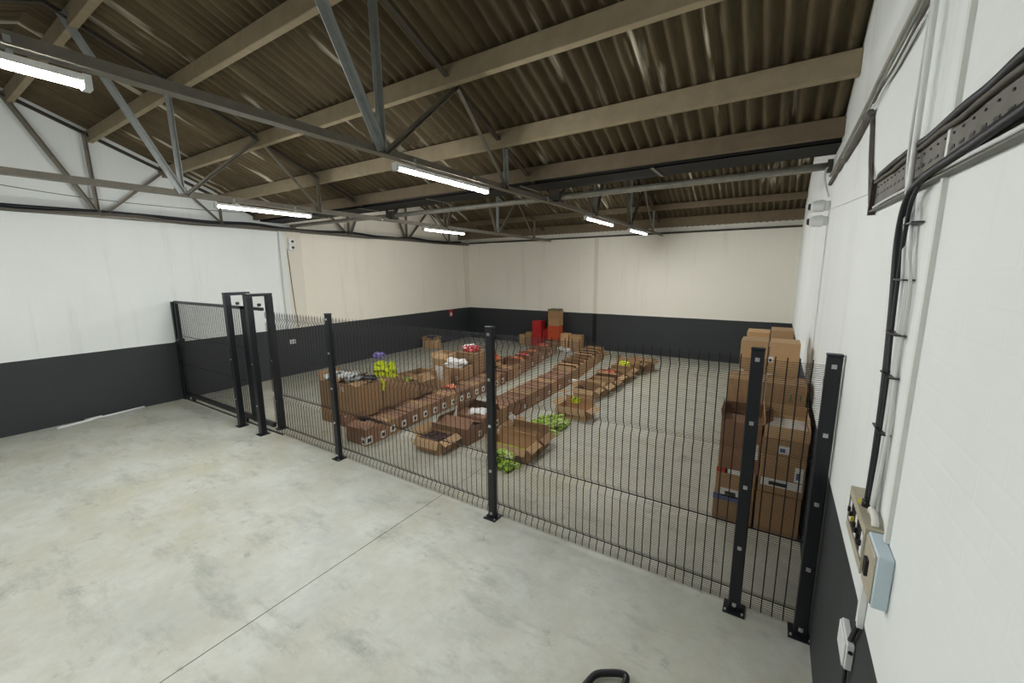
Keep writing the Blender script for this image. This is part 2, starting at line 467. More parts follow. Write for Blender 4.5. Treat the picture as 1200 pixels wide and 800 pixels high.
g = thing('valley_gutter', 'black box gutter running across the roof valley', 'gutter', (0, 0, 0), kind='structure')
mb = MB().box((-W, 1.98, 3.86), (0, 2.50, 3.872)).box((-W, 1.98, 3.86), (0, 1.992, 3.96)).box((-W, 2.488, 3.86), (0, 2.50, 3.97))
part('trough', mb, 'gutter', g)
for x in (-9.1, -7.3, -5.5, -3.65, -1.8):
    part('gutter_strap', MB().box((x - 0.02, 1.97, 3.852), (x + 0.02, 2.51, 3.86)), 'steel', g)

# ------------------------------------------------------------------ trusses
def rafter_z(y): return roof_z(y) - 0.10
CH = 3.70
def make_truss(x, bay, label, galv=(), dy=0.0):
    t = thing('roof_truss', label, 'roof truss', (x, 0, 0), group='steel roof trusses', kind='structure')
    s = 0.055
    if bay == 1:
        part('bottom_chord', MB().angle((0, -6.2, CH), (0, 2.45, CH), 0.085, 0.009), 'steel', t)
        part('rafter', MB().angle((0, RIDGE1, rafter_z(RIDGE1)), (0, 2.05, rafter_z(2.05)), 0.06), 'rust_steel', t)
        part('rafter', MB().angle((0, -6.2, rafter_z(-6.2)), (0, RIDGE1, rafter_z(RIDGE1)), 0.06), 'rust_steel', t)
        webs = [('ridge_brace', -0.72, CH, -1.62, rafter_z(-1.62), s + .012), ('post', -0.72, CH, -0.74, rafter_z(-0.74), s), ('brace', -0.66, CH, 0.34, rafter_z(0.34), s - .01),
                ('brace', 0.34, rafter_z(0.34), 1.3, CH, s - .01), ('post', 1.25, CH, 1.25, rafter_z(1.25), s - .01),
                ('ridge_brace', -3.05, CH, -2.18, rafter_z(-2.18), s), ('post', -3.05, CH, -3.05, rafter_z(-3.05), s), ('brace', -3.1, CH, -4.15, rafter_z(-4.15), s),
                ('brace', -4.15, rafter_z(-4.15), -5.2, CH, s)]
        nodes = [(-0.72, CH), (1.27, CH), (0.34, rafter_z(0.34))]
    else:
        part('bottom_chord', MB().angle((0, 2.5, CH), (0, D - 0.05, CH), 0.075, 0.009), 'steel', t)
        part('rafter', MB().angle((0, 2.75, rafter_z(2.75)), (0, RIDGE2, rafter_z(RIDGE2)), 0.06), 'rust_steel', t)
        part('rafter', MB().angle((0, RIDGE2, rafter_z(RIDGE2)), (0, 9.5, rafter_z(9.5)), 0.06), 'rust_steel', t)
        webs = [('brace', 4.25, CH, 3.45, rafter_z(3.45), s), ('post', 4.3, CH, 4.3, rafter_z(4.3), s), ('ridge_brace', 4.35, CH, 5.2, rafter_z(5.2), s),
                ('ridge_brace', 6.45, CH, 5.6, rafter_z(5.6), s), ('post', 6.5, CH, 6.5, rafter_z(6.5), s), ('brace', 6.55, CH, 7.55, rafter_z(7.55), s),
                ('brace', 7.55, rafter_z(7.55), 8.6, CH, s - .01), ('post', 8.6, CH, 8.6, rafter_z(8.6), s - .01)]
        nodes = [(4.3, CH), (6.5, CH), (7.55, rafter_z(7.55)), (2.72, CH + .03)]
    def sh(y, z):
        return (y + dy, rafter_z(y + dy)) if z > CH + .1 else (y + dy, z)
    for i, (n, y0, z0, y1, z1, w) in enumerate(webs):
        (y0, z0), (y1, z1) = sh(y0, z0), sh(y1, z1)
        part(n, MB().angle((0.012, y0, z0), (0.012, y1, z1), w), 'galv' if (bay, i) in galv else 'steel', t)
    for y, z in nodes:
        y, z = sh(y, z)
        part('gusset_plate', MB().prism([(y - .09, z - .04), (y + .09, z - .04), (y + .06, z + .09), (y - .06, z + .09)], 'x', -.03, -.018), 'steel', t)
    return t
XT = (-3.45, -7.2, -10.83)
GAL = {(1, 0), (1, 1), (1, 4)}
make_truss(XT[0], 1, 'near steel roof truss with bright galvanised post and diagonal', GAL)
make_truss(XT[1], 1, 'steel roof truss in the middle of the near roof bay', {(1, 0), (1, 1)}, -0.16)
make_truss(XT[2], 1, 'dark steel truss set against the white gable wall', (), -0.16)
make_truss(XT[0], 2, 'far bay steel truss above the two distant tube lamps', {(2, 1), (2, 4), (2, 7)})
make_truss(XT[1], 2, 'far bay steel truss above the lamp near the room corner', {(2, 4)})
make_truss(XT[2], 2, 'dark far bay truss standing against the cream gable wall', ())

# pipe along the valley
o = thing('overhead_pipe', 'weathered grey pipe hanging across the room under the roof valley', 'pipe', (0, 2.72, 3.79))
part('pipe_run', MB().tube([(-W + 0.02, 0, 0.03), (-7.3, 0, 0.0), (-3.65, 0, -0.01), (-1.5, 0, -0.01), (-0.01, 0, 0.0)], 0.042, 10), 'pipe', o)
for x in XT[:2]:
    part('clamp', MB().box((x - 0.09, -0.09, -0.07), (x + 0.09, 0.07, 0.08)).bar((x - .1, 0, .05), (x - .28, 0, .26), .04, .03).bar((x + .1, 0, .05), (x + .28, 0, .26), .04, .03), 'wallplate', o)
part('flange', MB().tube([(-0.05, 0, 0), (-0.005, 0, 0)], 0.075, 12), 'wallplate', o)

# ------------------------------------------------------------------ lamps
LAMP_LEN = 1.42
def half_tube(r, L, n=10):
    mb = MB(); vs = []
    for y in (0, L):
        for k in range(n + 1):
            a = math.pi * (1.0 + k / n)
            vs.append((r * math.cos(a) * 1.0, y, r * math.sin(a)))
    fs = [(k, k + 1, n + 2 + k, n + 1 + k) for k in range(n)] + [tuple(range(n + 1)), tuple(reversed(range(n + 1, 2 * n + 2)))]
    fs.append((0, n + 1, 2 * n + 1, n))
    return mb._add(vs, fs, False)
lamp_meshes = None
def lamp(x, y, label, z=3.595):
    global lamp_meshes
    if lamp_meshes is None:
        hm = MB().box((-0.028, 0, 0.0), (0.028, LAMP_LEN, 0.035)).mesh('lamp_housing'); hm.materials.append(M['white_plastic'])
        dm = half_tube(0.028, LAMP_LEN - 0.04).mesh('lamp_diffuser'); dm.materials.append(M['lamp'])
        cm = MB().box((-0.032, -0.012, -0.032), (0.032, 0.02, 0.038)).mesh('lamp_end_cap'); cm.materials.append(M['white_plastic'])
        sm = MB().box((-0.006, -0.012, 0.035), (0.006, 0.012, 0.12)).mesh('lamp_hanger'); sm.materials.append(M['galv'])
        lamp_meshes = (hm, dm, cm, sm)
    t = thing('tube_lamp', label, 'lamp', (x, y, z), group='led tube lamps under the trusses')
    hm, dm, cm, sm = lamp_meshes
    link('housing', hm, None, t); link('diffuser', dm, None, t, loc=(0, 0.02, 0.0))
    link('end_cap', cm, None, t); link('end_cap', cm, None, t, loc=(0, LAMP_LEN - 0.008, 0))
    for yy in (0.25, LAMP_LEN - 0.25): link('hanger', sm, None, t, loc=(0, yy, 0))
    return t
lamp(XT[0], -4.0, 'large glowing tube lamp cut off by the left picture edge')
lamp(XT[0], -0.56, 'glowing tube lamp hanging below the galvanised truss post')
lamp(XT[0], 3.90, 'distant tube lamp, nearer of the two on the same far truss')
lamp(XT[0], 6.55, 'most distant tube lamp, closest to the back wall')
lamp(XT[1], -0.50, 'glowing tube lamp above the gate guide frames')
lamp(XT[1], 3.60, 'glowing tube lamp near the far left room corner')
lamp(XT[1], -4.0, 'tube lamp behind the viewer on the middle truss')

# ------------------------------------------------------------------ fence
H = 2.1
def post_parts(t, h=H, w=0.085, d=0.06, bolts=(0.06, 0.55, 1.05, 1.55, 2.02)):
    part('post_shaft', MB().bevel_box((-w / 2, -d / 2, 0.008), (w / 2, d / 2, h - 0.012), 0.006), 'fence', t)
    part('post_cap', MB().bevel_box((-w / 2 - 0.003, -d / 2 - 0.003, h - 0.014), (w / 2 + 0.003, d / 2 + 0.003, h), 0.004), 'fence', t)
    bp = part('base_plate', MB().box((-0.075, -0.075, 0.0), (0.075, 0.075, 0.01)), 'fence', t)
    for sx in (-1, 1):
        part('anchor_bolt', MB().tube([(sx * 0.058, -0.055, 0.01), (sx * 0.058, -0.055, 0.024)], 0.009, 6), 'bolt', bp)
    for z in bolts:
        b = part('bolt', MB().tube([(0, -d / 2 - 0.002, z), (0, -d / 2 - 0.016, z)], 0.010, 6).box((-.014, -d / 2 - 0.004, z - .014), (.014, -d / 2, z + .014)), 'bolt', t)
POSTS = [(-5.525, 'black bolted fence post next to the gate guide frames'), (-2.816, 'black bolted fence post standing in the middle of the fence'),
         (-0.484, 'black bolted fence post just in front of the tall carton stacks'), (-0.055, 'black bolted fence post fixed against the white brick wall')]
for x, lab in POSTS:
    t = thing('fence_post', lab, 'fence post', (x, 0, 0), group='black fence posts')
    post_parts(t)

FOLDS = (0.12, 0.68, 1.30, 1.90)
ZT = 2.04
def off(z):
    for f in FOLDS:
        if abs(z - f) < 0.055: return 0.034 * (1 - abs(z - f) / 0.055)
    return 0.0
def wire_mesh(ztop, z0, wd, folds=True):
    zs = [z0] + ([z for f in FOLDS for z in (f - 0.055, f, f + 0.055)] if folds else []) + [ztop]
    return MB().tube([(0, off(z) if folds else 0, z) for z in zs], wd, 4, cap=False, smooth=False).mesh('vertical_wire')
VW = wire_mesh(ZT, 0.02, 0.0040); VW.materials.append(M['wire'])
def cross_wires(L, zs, r, folds=True):
    mb = MB()
    for z in zs:
        y = off(z) if folds else 0
        mb.tube([(0, y - 0.004, z), (L, y - 0.004, z)], r, 3, cap=False, smooth=False)
    return mb
def frange(a, b, s):
    out = []
    while a <= b: out.append(a); a += s
    return out
def fence_panel(x0, x1, n, label):
    t = thing('mesh_fence', label, 'fence panel', (x0, 0.045, 0), group='welded mesh fence panels')
    L = x1 - x0
    for i in range(n):
        link('vertical_wire', VW, None, t, loc=((i + 0.5) * L / n, 0, 0))
    c = part('cross_wires', cross_wires(L, frange(0.03, ZT - 0.02, 0.0127), 0.0021), 'wire', t); c['kind'] = 'stuff'
    for f in FOLDS[:2]:
        part('fold_wire', MB().tube([(0, off(f), f), (L, off(f), f)], 0.004, 5, cap=False), 'wire', t)
fence_panel(-7.30, -5.525, 25, 'welded mesh fence panel beside the gate guide frames')
fence_panel(-5.525, -2.816, 38, 'widest welded mesh fence panel in front of the long carton rows')
fence_panel(-2.816, -0.484, 33, 'welded mesh fence panel in front of the empty concrete floor')
fence_panel(-0.484, -0.055, 6, 'narrow mesh fence panel between the last two posts')

# gate guide portals
def portal(x, label):
    t = thing('gate_guide', label, 'gate guide', (x, 0, 0), group='gate guide portals')
    for y in (-0.11, 0.20):
        lg = part('leg', MB().bevel_box((-0.05, y - 0.045, 0.008), (0.05, y + 0.045, 2.28), 0.006), 'fence', t)
        part('foot_plate', MB().box((-0.08, y - 0.08, 0), (0.08, y + 0.08, 0.01)), 'fence', lg)
        for z in (0.5, 1.2):
            part('bolt', MB().tube([(0.0, y - 0.045, z), (0.0, y - 0.054, z)], 0.011, 8), 'bolt', lg)
    part('head_bar', MB().bevel_box((-0.05, -0.155, 2.28), (0.05, 0.245, 2.36 - 0.03), 0.006), 'fence', t)
    part('roller', MB().tube([(0, 0.045 - 0.02, 2.14), (0, 0.045 + 0.02, 2.14)], 0.025, 10), 'dark_plastic', t)
portal(-8.14, 'black square-tube guide portal around the middle of the gate')
portal(-7.42, 'black square-tube guide portal where gate meets fence')

# sliding gate
gt = thing('sliding_gate', 'black framed sliding mesh gate closed against the far wall', 'gate', (0, 0.045, 0))
GX0, GX1, GZ0, GZ1 = -10.80, -7.86, 0.09, 2.10
part('stile', MB().bevel_box((GX0, -0.025, GZ0), (GX0 + 0.07, 0.025, GZ1), 0.005), 'fence', gt)
part('stile', MB().bevel_box((GX1 - 0.16, -0.025, GZ0), (GX1, 0.025, GZ1), 0.005), 'fence', gt)
part('top_rail', MB().bevel_box((GX0, -0.025, GZ1 - 0.05), (-7.33, 0.025, GZ1), 0.005), 'fence', gt)
part('bottom_rail', MB().bevel_box((GX0, -0.03, GZ0), (-7.33, 0.03, GZ0 + 0.08), 0.005), 'fence', gt)
for z in (0.78, 1.38):
    part('fold_wire', MB().tube([(GX0, 0, z), (GX1, 0, z)], 0.006, 5, cap=False), 'wire', gt)
GW = wire_mesh(GZ1, GZ0, 0.004, False); GW.materials.append(M['wire'])
for i in range(37):
    link('vertical_wire', GW, None, gt, loc=(GX0 + 0.08 + i * 0.0735, 0, 0))
c = part('cross_wires', cross_wires(GX1 - GX0, frange(GZ0 + 0.06, GZ1 - 0.05, 0.0127), 0.0019, False), 'wire', gt, loc=(GX0, 0, 0)); c['kind'] = 'stuff'
lb = part('lock_box', MB().bevel_box((GX0 - 0.03, -0.05, 1.16), (GX0 + 0.11, 0.05, 1.32), 0.006), 'fence', gt)
part('lock_handle', MB().tube([(GX0 + .04, -0.05, 1.26), (GX0 + .04, -0.1, 1.26), (GX0 + 0.12, -0.1, 1.25)], 0.011, 8), 'fence', lb)
for x in (GX0 + 0.28, -8.3):
    part('wheel', MB().tube([(x, -0.02, 0.05), (x, 0.02, 0.05)], 0.05, 14), 'dark_plastic', gt)
o = part('gate_catch_post', MB().bevel_box((-10.91, 0.0, 0.0), (-10.84, 0.09, 2.08), 0.005).box((-10.84, 0.0, 1.15), (-10.83, 0.09, 1.35)).box((-W, 0.02, 0.4), (-10.9, 0.07, 0.46)).box((-W, 0.02, 1.7), (-10.9, 0.07, 1.76)), 'fence')
tag(o, 'slim black catch post at the wall end of the gate', 'gate post')
o = part('gate_track', MB().box((-10.85, 0.03, 0.0), (-7.1, 0.06, 0.012)), 'fence')
tag(o, 'black floor rail under the sliding gate', 'gate track')

# ------------------------------------------------------------------ right wall services
o = thing('cable_tray', 'dusty perforated cable tray fixed high on the brick wall', 'cable tray', (0, 0.075, 0.009))
o.rotation_euler = (0.025, 0, 0)
part('tray_back', MB().box((-0.010, -6.3, 2.95), (-0.004, -0.36, 3.09)), 'tray', o)
part('tray_lip', MB().box((-0.030, -6.3, 2.945), (-0.004, -0.36, 2.951)), 'tray', o)
part('tray_lip', MB().box((-0.022, -6.3, 3.088), (-0.004, -0.36, 3.094)), 'tray', o)
for k in range(26):
    y = -0.45 - k * 0.075
    part('slot', MB().box((-0.0115, y, 3.02), (-0.0095, y + 0.035, 3.03)), 'dark_plastic', o)
    part('rivet', MB().tube([(-0.009, y + .02, 3.065), (-0.014, y + .02, 3.065)], 0.004, 6), 'wallplate', o)
part('bracket', MB().box((-0.032, -0.37, 2.93), (-0.002, -0.34, 3.11)), 'wallplate', o)
def cable(pts, r, mat, label, cat='cable', sub=6, name='cable', n=8, group=None):
    o = part(name, MB().tube(spline(pts, sub), r, n), mat); return tag(o, label, cat, group)
rr = random.Random(5)
def wobble(y0, y1, n, x, z, a):
    k = 0.025 if z < 3.3 else 0.0
    return [(x + rr.uniform(-a, 0) * .5, y0 + (y1 - y0) * i / n, z + k * (y0 + (y1 - y0) * i / n + 0.36) + rr.uniform(-a, a)) for i in range(n + 1)]
cable(wobble(-0.5, -6.2, 34, -0.020, 3.108, 0.007), 0.012, 'black_cable', 'thick black cable bundle lying along the top of the tray')
cable(wobble(-0.45, -6.2, 34, -0.018, 3.086, 0.006), 0.008, 'grey_cable', 'dusty thin cable tangled along the upper edge of the tray')
cable(wobble(-0.45, -6.2, 22, -0.020, 2.962, 0.005), 0.007, 'white_cable', 'pale cable clipped along the lower lip of the tray')
cable([(-.014, -0.9, 2.96), (-.016, -1.5, 2.965), (-.016, -2.0, 2.97), (-.016, -3.0, 2.97), (-.016, -6.0, 2.92)], 0.007, 'black_cable', 'thin black cable slanting across the face of the tray')
# conduit and frayed bundle at wall plate level
cable([(-.02, 2.6, 3.66), (-.02, 1.5, 3.66), (-.02, 0.3, 3.68), (-.02, -0.7, 3.71), (-.02, -6.2, 3.73)], 0.013, 'pipe', 'grey conduit running along the top of the brick wall', 'conduit')
cable(wobble(2.5, 0.05, 16, -0.018, 3.57, 0.018), 0.018, 'grey_cable', 'ragged dark cable bundle under the conduit near the pipe end')
cable(wobble(0.05, -6.2, 30, -0.016, 3.62, 0.012), 0.009, 'grey_cable', 'thin ragged cable following the conduit overhead')
cable(wobble(0.05, -1.0, 8, -0.014, 3.60, 0.008), 0.006, 'white_cable', 'pale cable twisted below the ragged cable overhead')
cable([(-.012, 0.10, 3.56), (-.012, 0.0, 3.4), (-.012, -0.14, 3.16), (-.014, -0.27, 3.0)], 0.011, 'tray', 'flat grey strap dropping from the conduit to the tray end', 'cable strap')
cable([(-.016, 0.06, 3.52), (-.018, -0.12, 3.22), (-.018, -0.32, 3.10), (-.018, -0.5, 3.12)], 0.008, 'grey_cable', 'grey cable looping from the conduit onto the tray')
cable([(-.05, 2.64, 3.76), (-.07, 2.57, 3.72), (-.07, 2.50, 3.6), (-.02, 2.47, 3.42)], 0.010, 'white_cable', 'white cable curving from the pipe end to the beam sensors')
cable([(-.004, 2.4, 3.28), (-.004, 1.2, 3.18), (-.004, -0.3, 3.06)], 0.003, 'white_cable', 'thin white wire crossing the brick wall to the tray end', sub=4, n=5)
# vertical run: white conduits, black cable, white flex
cable([(-.032, -1.20, 3.9), (-.032, -1.21, 3.2), (-.032, -1.22, 2.93)], 0.010, 'white_plastic', 'white conduit dropping from the roof in front of the tray', 'conduit')
cable([(-.030, -1.16, 3.9), (-.036, -1.17, 3.4), (-.040, -1.18, 3.1), (-.030, -1.21, 2.85), (-.012, -1.25, 2.5), (-.012, -1.28, 2.2), (-.015, -1.30, 1.80)], 0.006, 'white_cable', 'thin white cable strapped beside the dropping conduit')
cable([(-.02, -5.0, 2.93), (-.024, -2.6, 2.955), (-.03, -1.8, 2.945), (-.036, -1.42, 2.935), (-.040, -1.26, 2.89), (-.034, -1.17, 2.75), (-.022, -1.17, 2.5), (-.02, -1.22, 2.2), (-.022, -1.25, 1.95), (-.025, -1.26, 1.72)], 0.012, 'black_cable', 'thick black cable hanging from the tray to the switch box')
cable([(-.03, -1.40, 2.945), (-.036, -1.30, 2.86), (-.022, -1.20, 2.65), (-.018, -1.20, 2.4), (-.016, -1.25, 2.1), (-.024, -1.28, 1.72)], 0.007, 'black_cable', 'thinner black cable twisted beside the thick hanging one')
for k, (dy, zt) in enumerate(((0.0, 2.90), (0.02, 2.86), (0.04, 2.80), (0.06, 2.72))):
    lab = ['white flex hanging closest to the thick black cable', 'second white flex in the hanging cable run', 'third white flex in the hanging cable run', 'outermost white flex in the hanging cable run'][k]
    cable([(-.022, -1.26 - dy * .5, zt), (-.014, -1.27 - dy - rr.uniform(0, .03), 2.55), (-.010, -1.26 - dy, 2.3), (-.012, -1.28 - dy - rr.uniform(0, .02), 2.05), (-.022, -1.31 - dy * .5, 1.72)], 0.0055, 'white_cable', lab)
for k, z in enumerate((2.80, 2.60, 2.40, 2.24, 2.02)):
    o = part('cable_tie', MB().box((-0.036, -1.345, z), (-0.003, -1.20, z + 0.005)), 'dark_plastic')
    tag(o, ('uppermost', 'second', 'third', 'fourth', 'lowest')[k] + ' thin dark tie around the hanging cable run', 'cable tie', 'cable ties on the hanging run')

# switch boxes
o = thing('distribution_box', 'dusty beige metal switch box with exposed breakers on the wall', 'switch box', (0, -1.455, 1.50))
part('enclosure', MB().box((-0.055, 0, 0), (-0.001, .37, .006)).box((-0.055, 0, .18), (-0.001, .37, .188)).box((-0.055, .364, .006), (-0.001, .37, .18)).box((-0.055, 0, .006), (-0.001, .008, .18)).box((-0.055, .008, .006), (-0.051, .364, .04)).box((-0.055, .008, .15), (-0.051, .364, .18)), 'beige_metal', o)
part('backplate', MB().box((-0.03, .008, .006), (-0.024, .364, .18)), 'dark_plastic', o)
for k in range(7):
    y = .03 + k * 0.045
    b = part('breaker', MB().box((-0.054, y, .05), (-0.03, y + 0.036, .14)), 'dark_plastic' if k % 3 else 'white_plastic', o)
    part('toggle', MB().box((-0.064, y + 0.012, .09), (-0.054, y + 0.024, .11)), 'yellow' if k == 4 else 'dark_plastic', b)
part('cable_gland', MB().tube([(-.026, .19, .188), (-.026, .19, .215)], 0.018, 10), 'dark_plastic', o)
part('conduit_elbow', MB().tube(spline([(-.02, .14, .19), (-.022, .12, .212), (-.024, .05, .21), (-.024, .03, .188)], 5), 0.012, 10), 'label', o)
part('warning_sticker', MB().box((-0.05, .20, .188), (-0.034, .25, .1892)), 'yellow', o)
o = thing('isolator_switch', 'pale blue-grey isolator box below the beige switch box', 'isolator', (0, -1.63, 1.49))
part('enclosure', MB().bevel_box((-0.046, 0, 0), (-0.001, .17, .195), 0.004), 'blue_plastic', o)
part('cover', MB().bevel_box((-0.052, .008, .008), (-0.045, .162, .187), 0.003), 'beige_metal', o)
part('rotary_handle', MB().box((-0.062, .07, .07), (-0.051, .105, .13)), 'dark_plastic', o)
o = part('drop_conduit', MB().box((-0.022, -1.37, 1.21), (-0.002, -1.335, 1.50)), 'white_plastic'); tag(o, 'short white trunking below the beige switch box', 'trunking')
cable([(-.014, -1.35, 1.22), (-.014, -1.32, 1.16), (-.016, -1.27, 1.067)], 0.010, 'black_cable', 'short black cable entering the small white junction box')
o = thing('junction_box', 'small white junction box on the black painted band', 'junction box', (0, -1.30, .94))
part('box_body', MB().bevel_box((-0.03, 0, 0), (-0.001, .17, .125), 0.004), 'white_plastic', o)
part('box_cover', MB().bevel_box((-0.037, .006, .006), (-0.029, .164, .119), 0.003), 'white_plastic', o)
part('knockout', MB().tube([(-.015, .002, .09), (-.015, -.003, .09)], 0.009, 10), 'dark_plastic', o)
cable([(-.015, -1.25, .94), (-.015, -1.27, .7), (-.015, -1.28, .3), (-.015, -1.28, .01)], 0.008, 'black_cable', 'black cable running down from the small white junction box')

def sensor(loc, rz, label):
    t = thing('beam_sensor', label, 'sensor', loc, rz, 'round beam sensors')
    part('mount', MB().tube([(0, 0, 0), (0.05, 0, 0)], 0.05, 14), 'white_plastic', t)
    part('sensor_body', MB().tube([(0.04, 0, 0), (0.06, 0, 0), (0.14, -0.01, 0), (0.17, -0.012, 0)], [0.05, 0.065, 0.06, 0.045], 14), 'white_plastic', t)
    part('lens', MB().tube([(0.168, -0.012, 0), (0.195, -0.014, 0)], [0.04, 0.03], 12), 'dark_plastic', t)
for z, lab in ((3.33, 'upper white round sensor on the brick wall below the pipe'), (3.17, 'lower white round sensor on the brick wall below the pipe')):
    sensor((0, 2.47, z), math.pi, lab)
for z, lab in ((3.43, 'upper white round sensor on the cream pilaster above the gate'), (3.28, 'lower white round sensor on the cream pilaster above the gate')):
    t = thing('wall_sensor', lab, 'sensor', (-W + 0.05, 2.66, z), 0, 'round beam sensors')
    part('sensor_body', MB().bevel_box((0, -0.10, -0.072), (0.06, 0.07, 0.072), 0.02), 'white_plastic', t)
    part('lens', MB().tube([(0.06, 0, 0), (0.078, 0, 0)], 0.035, 12), 'dark_plastic', t)

# left wall bits
cable([(-W + .1, -6.2, 3.76)] + [(-W + .12, y, 3.73 + rr.uniform(-.03, .05)) for y in (-4, -2.6, -2.0, -1.3, -0.6, 0.2, 0.9, 1.7, 2.5, 3.4, 4.4, 5.4, 6.1, 6.8, 8, 9.3)], 0.034, 'black_cable', 'thick black cable draped along the gable wall plate')
cable([(-W + .19, -6.2, 3.72)] + [(-W + .19, y, 3.70 + rr.uniform(-.05, .03)) for y in (-4, -2.4, -1.7, -1.0, -0.3, 0.5, 1.3, 2.1, 3.0, 4.0, 5.0, 5.8, 6.6, 7.6, 9.2)], 0.022, 'grey_cable', 'dusty thin cable sagging along the gable wall plate')
cable([(-W + .01, -2.6, 4.12), (-W + .01, -1.2, 4.0), (-W + .01, 0.2, 3.98), (-W + .01, 1.6, 4.02)], 0.006, 'grey_cable', 'thin wire sagging across the white gable wall', sub=5, n=5)
cable([(-W + .012, 2.53, 3.6), (-W + .058, 2.545, 3.0), (-W + .058, 2.57, 2.4), (-W + .058, 2.6, 1.8), (-W + .058, 2.64, 1.26)], 0.009, 'grey_cable', 'crooked grey cable running down the cream pilaster', sub=5)
o = thing('wall_socket', 'white double socket on the black band behind the gate', 'socket', (-W, 2.48, 0.88))
part('plate', MB().bevel_box((0, -0.075, -0.055), (0.02, 0.075, 0.055), 0.005), 'white_plastic', o)
for y in (-0.035, 0.035): part('outlet', MB().tube([(0.02, y, 0), (0.024, y, 0)], 0.024, 10), 'beige_metal', o)
o = thing('fire_sign', 'small red and white notice on the black band by the corner', 'sign', (-W, 8.72, 1.08))
part('plate', MB().box((0, -0.09, -0.13), (0.012, 0.09, 0.13)), 'red', o)
part('notice_print', MB().box((0.012, -0.05, -0.10), (0.0135, 0.06, 0.02)), 'label', o)
o = part('floor_stick', MB().tube([(-10.68, -1.9, 0.022), (-10.80, -1.35, 0.022), (-10.90, -0.66, 0.022)], 0.02, 8), 'white_plastic')
tag(o, 'white plastic tube lying on the floor along the black band', 'tube')
o = part('floor_stick', MB().tube([(-10.72, -1.32, 0.06), (-10.86, -1.52, 0.022)], 0.018, 8), 'white_plastic')
tag(o, 'short white offcut lying across the longer floor tube', 'tube')

# black handle at the lower picture edge
o = thing('hand_tool', 'black rubber handle loop lying on the concrete at the bottom edge', 'handle', (-1.10, -1.11, 0))
part('grip', MB().tube(spline([(-.13, -.12, .03), (-.10, -.02, .035), (-.04, .03, .04), (.05, .075, .045), (.085, .05, .045), (.08, -.10, .04)], 6), 0.022, 10), 'dark_plastic', o)
part('shaft', MB().tube([(-.13, -.12, .03), (-.15, -.45, .022)], 0.02, 10), 'dark_plastic', o)

# ------------------------------------------------------------------ cartons
T = 0.007
cache = {}
def cm(key, fn, mat):
    if key not in cache:
        m = fn().mesh(key[0]); m.materials.append(M[mat]); cache[key] = m
    return cache[key]
def body_open(w, d, h):
    return (MB().box((-w / 2, -d / 2, 0), (w / 2, d / 2, T)).box((-w / 2, -d / 2, T), (w / 2, -d / 2 + T, h)).box((-w / 2, d / 2 - T, T), (w / 2, d / 2, h))
            .box((-w / 2, -d / 2 + T, T), (-w / 2 + T, d / 2 - T, h)).box((w / 2 - T, -d / 2 + T, T), (w / 2, d / 2 - T, h)))
def flap(t, side, w, d, h, ang, mat, fl=None, lab=None):
    """side: '-y','+y','-x','+x'; ang: 0 upright, +90 folded in flat, -90 out flat"""
    L = w if side[1] == 'y' else d
    fl = fl or (d if side[1] == 'y' else w) / 2
    m = cm(('flap', round(L, 3), round(fl, 3), mat), lambda: MB().box((-L / 2, 0, 0), (L / 2, T * .8, fl)), mat)
    o = link('flap', m, None, t)
    a = math.radians(ang)
    if side == '-y': o.location = (0, -d / 2, h); o.rotation_euler = (-a, 0, 0)
    if side == '+y': o.location = (0, d / 2, h); o.rotation_euler = (-a, 0, math.pi)
    if side == '-x': o.location = (-w / 2, 0, h); o.rotation_euler = (-a, 0, -math.pi / 2)
    if side == '+x': o.location = (w / 2, 0, h); o.rotation_euler = (-a, 0, math.pi / 2)
    return o
def label_on(t, w, d, h, face, u, v, lw, lh, mat='label', printed='print', full=True):
    """u, v are fractions across the face"""
    e = 0.0015
    if face == '-y':
        x = (u - .5) * w; z = v * h; mb = MB().box((x - lw / 2, -d / 2 - e, z - lh / 2), (x + lw / 2, -d / 2, z + lh / 2))
        pm = MB().box((x - lw * .3, -d / 2 - 2 * e, z - lh * .3), (x + lw * .15, -d / 2 - e, z + lh * .15))
    else:
        y = (u - .5) * d; z = v * h; mb = MB().box((w / 2, y - lw / 2, z - lh / 2), (w / 2 + e, y + lw / 2, z + lh / 2))
        pm = MB().box((w / 2 + e, y - lw * .2, z - lh * .3), (w / 2 + 2 * e, y + lw * .3, z + lh * .2))
    l = part('label', mb, mat, t)
    if printed: part('label_print', pm, printed, l)
    return l
def open_carton(label, loc, size, rz=0.0, flaps=None, mat='card', group=None, contents=None, fill=0.75, labels=(), name='open_carton', liner=False):
    w, d, h = size
    t = thing(name, label, 'box', loc, rz, group)
    link('carton_body', cm(('carton_body', w, d, h, mat), lambda: body_open(w, d, h), mat), None, t)
    for sd, ang in (flaps or {}).items():
        fl = min(w, d) / 2 * (0.95 if ang > 40 else 0.62)
        flap(t, sd, w, d, h, ang, mat, fl)
    if contents:
        n = 4; mb = MB(); r = random.Random(hash((round(loc[0], 2), round(loc[1], 2))) & 255)
        nx, ny = max(2, int(w / 0.09)), max(2, int(d / 0.09))
        for i in range(nx):
            for j in range(ny):
                x0 = -w / 2 + T + .003 + i * (w - 2 * T - .006) / nx; y0 = -d / 2 + T + .003 + j * (d - 2 * T - .006) / ny
                mb.box((x0, y0, T), (x0 + (w - 2 * T) / nx - .006, y0 + (d - 2 * T) / ny - .006, h * (fill + r.uniform(-.08, .06))))
        c = part('packed_contents', mb, contents, t); c['kind'] = 'stuff'
    if liner:
        part('liner_edge', MB().box((-w / 2 + T, -d / 2 + T, h - .03), (w / 2 - T, -d / 2 + T + .006, h + .012)), 'lime_edge', t)
    for L in labels: label_on(t, w, d, h, *L)
    return t
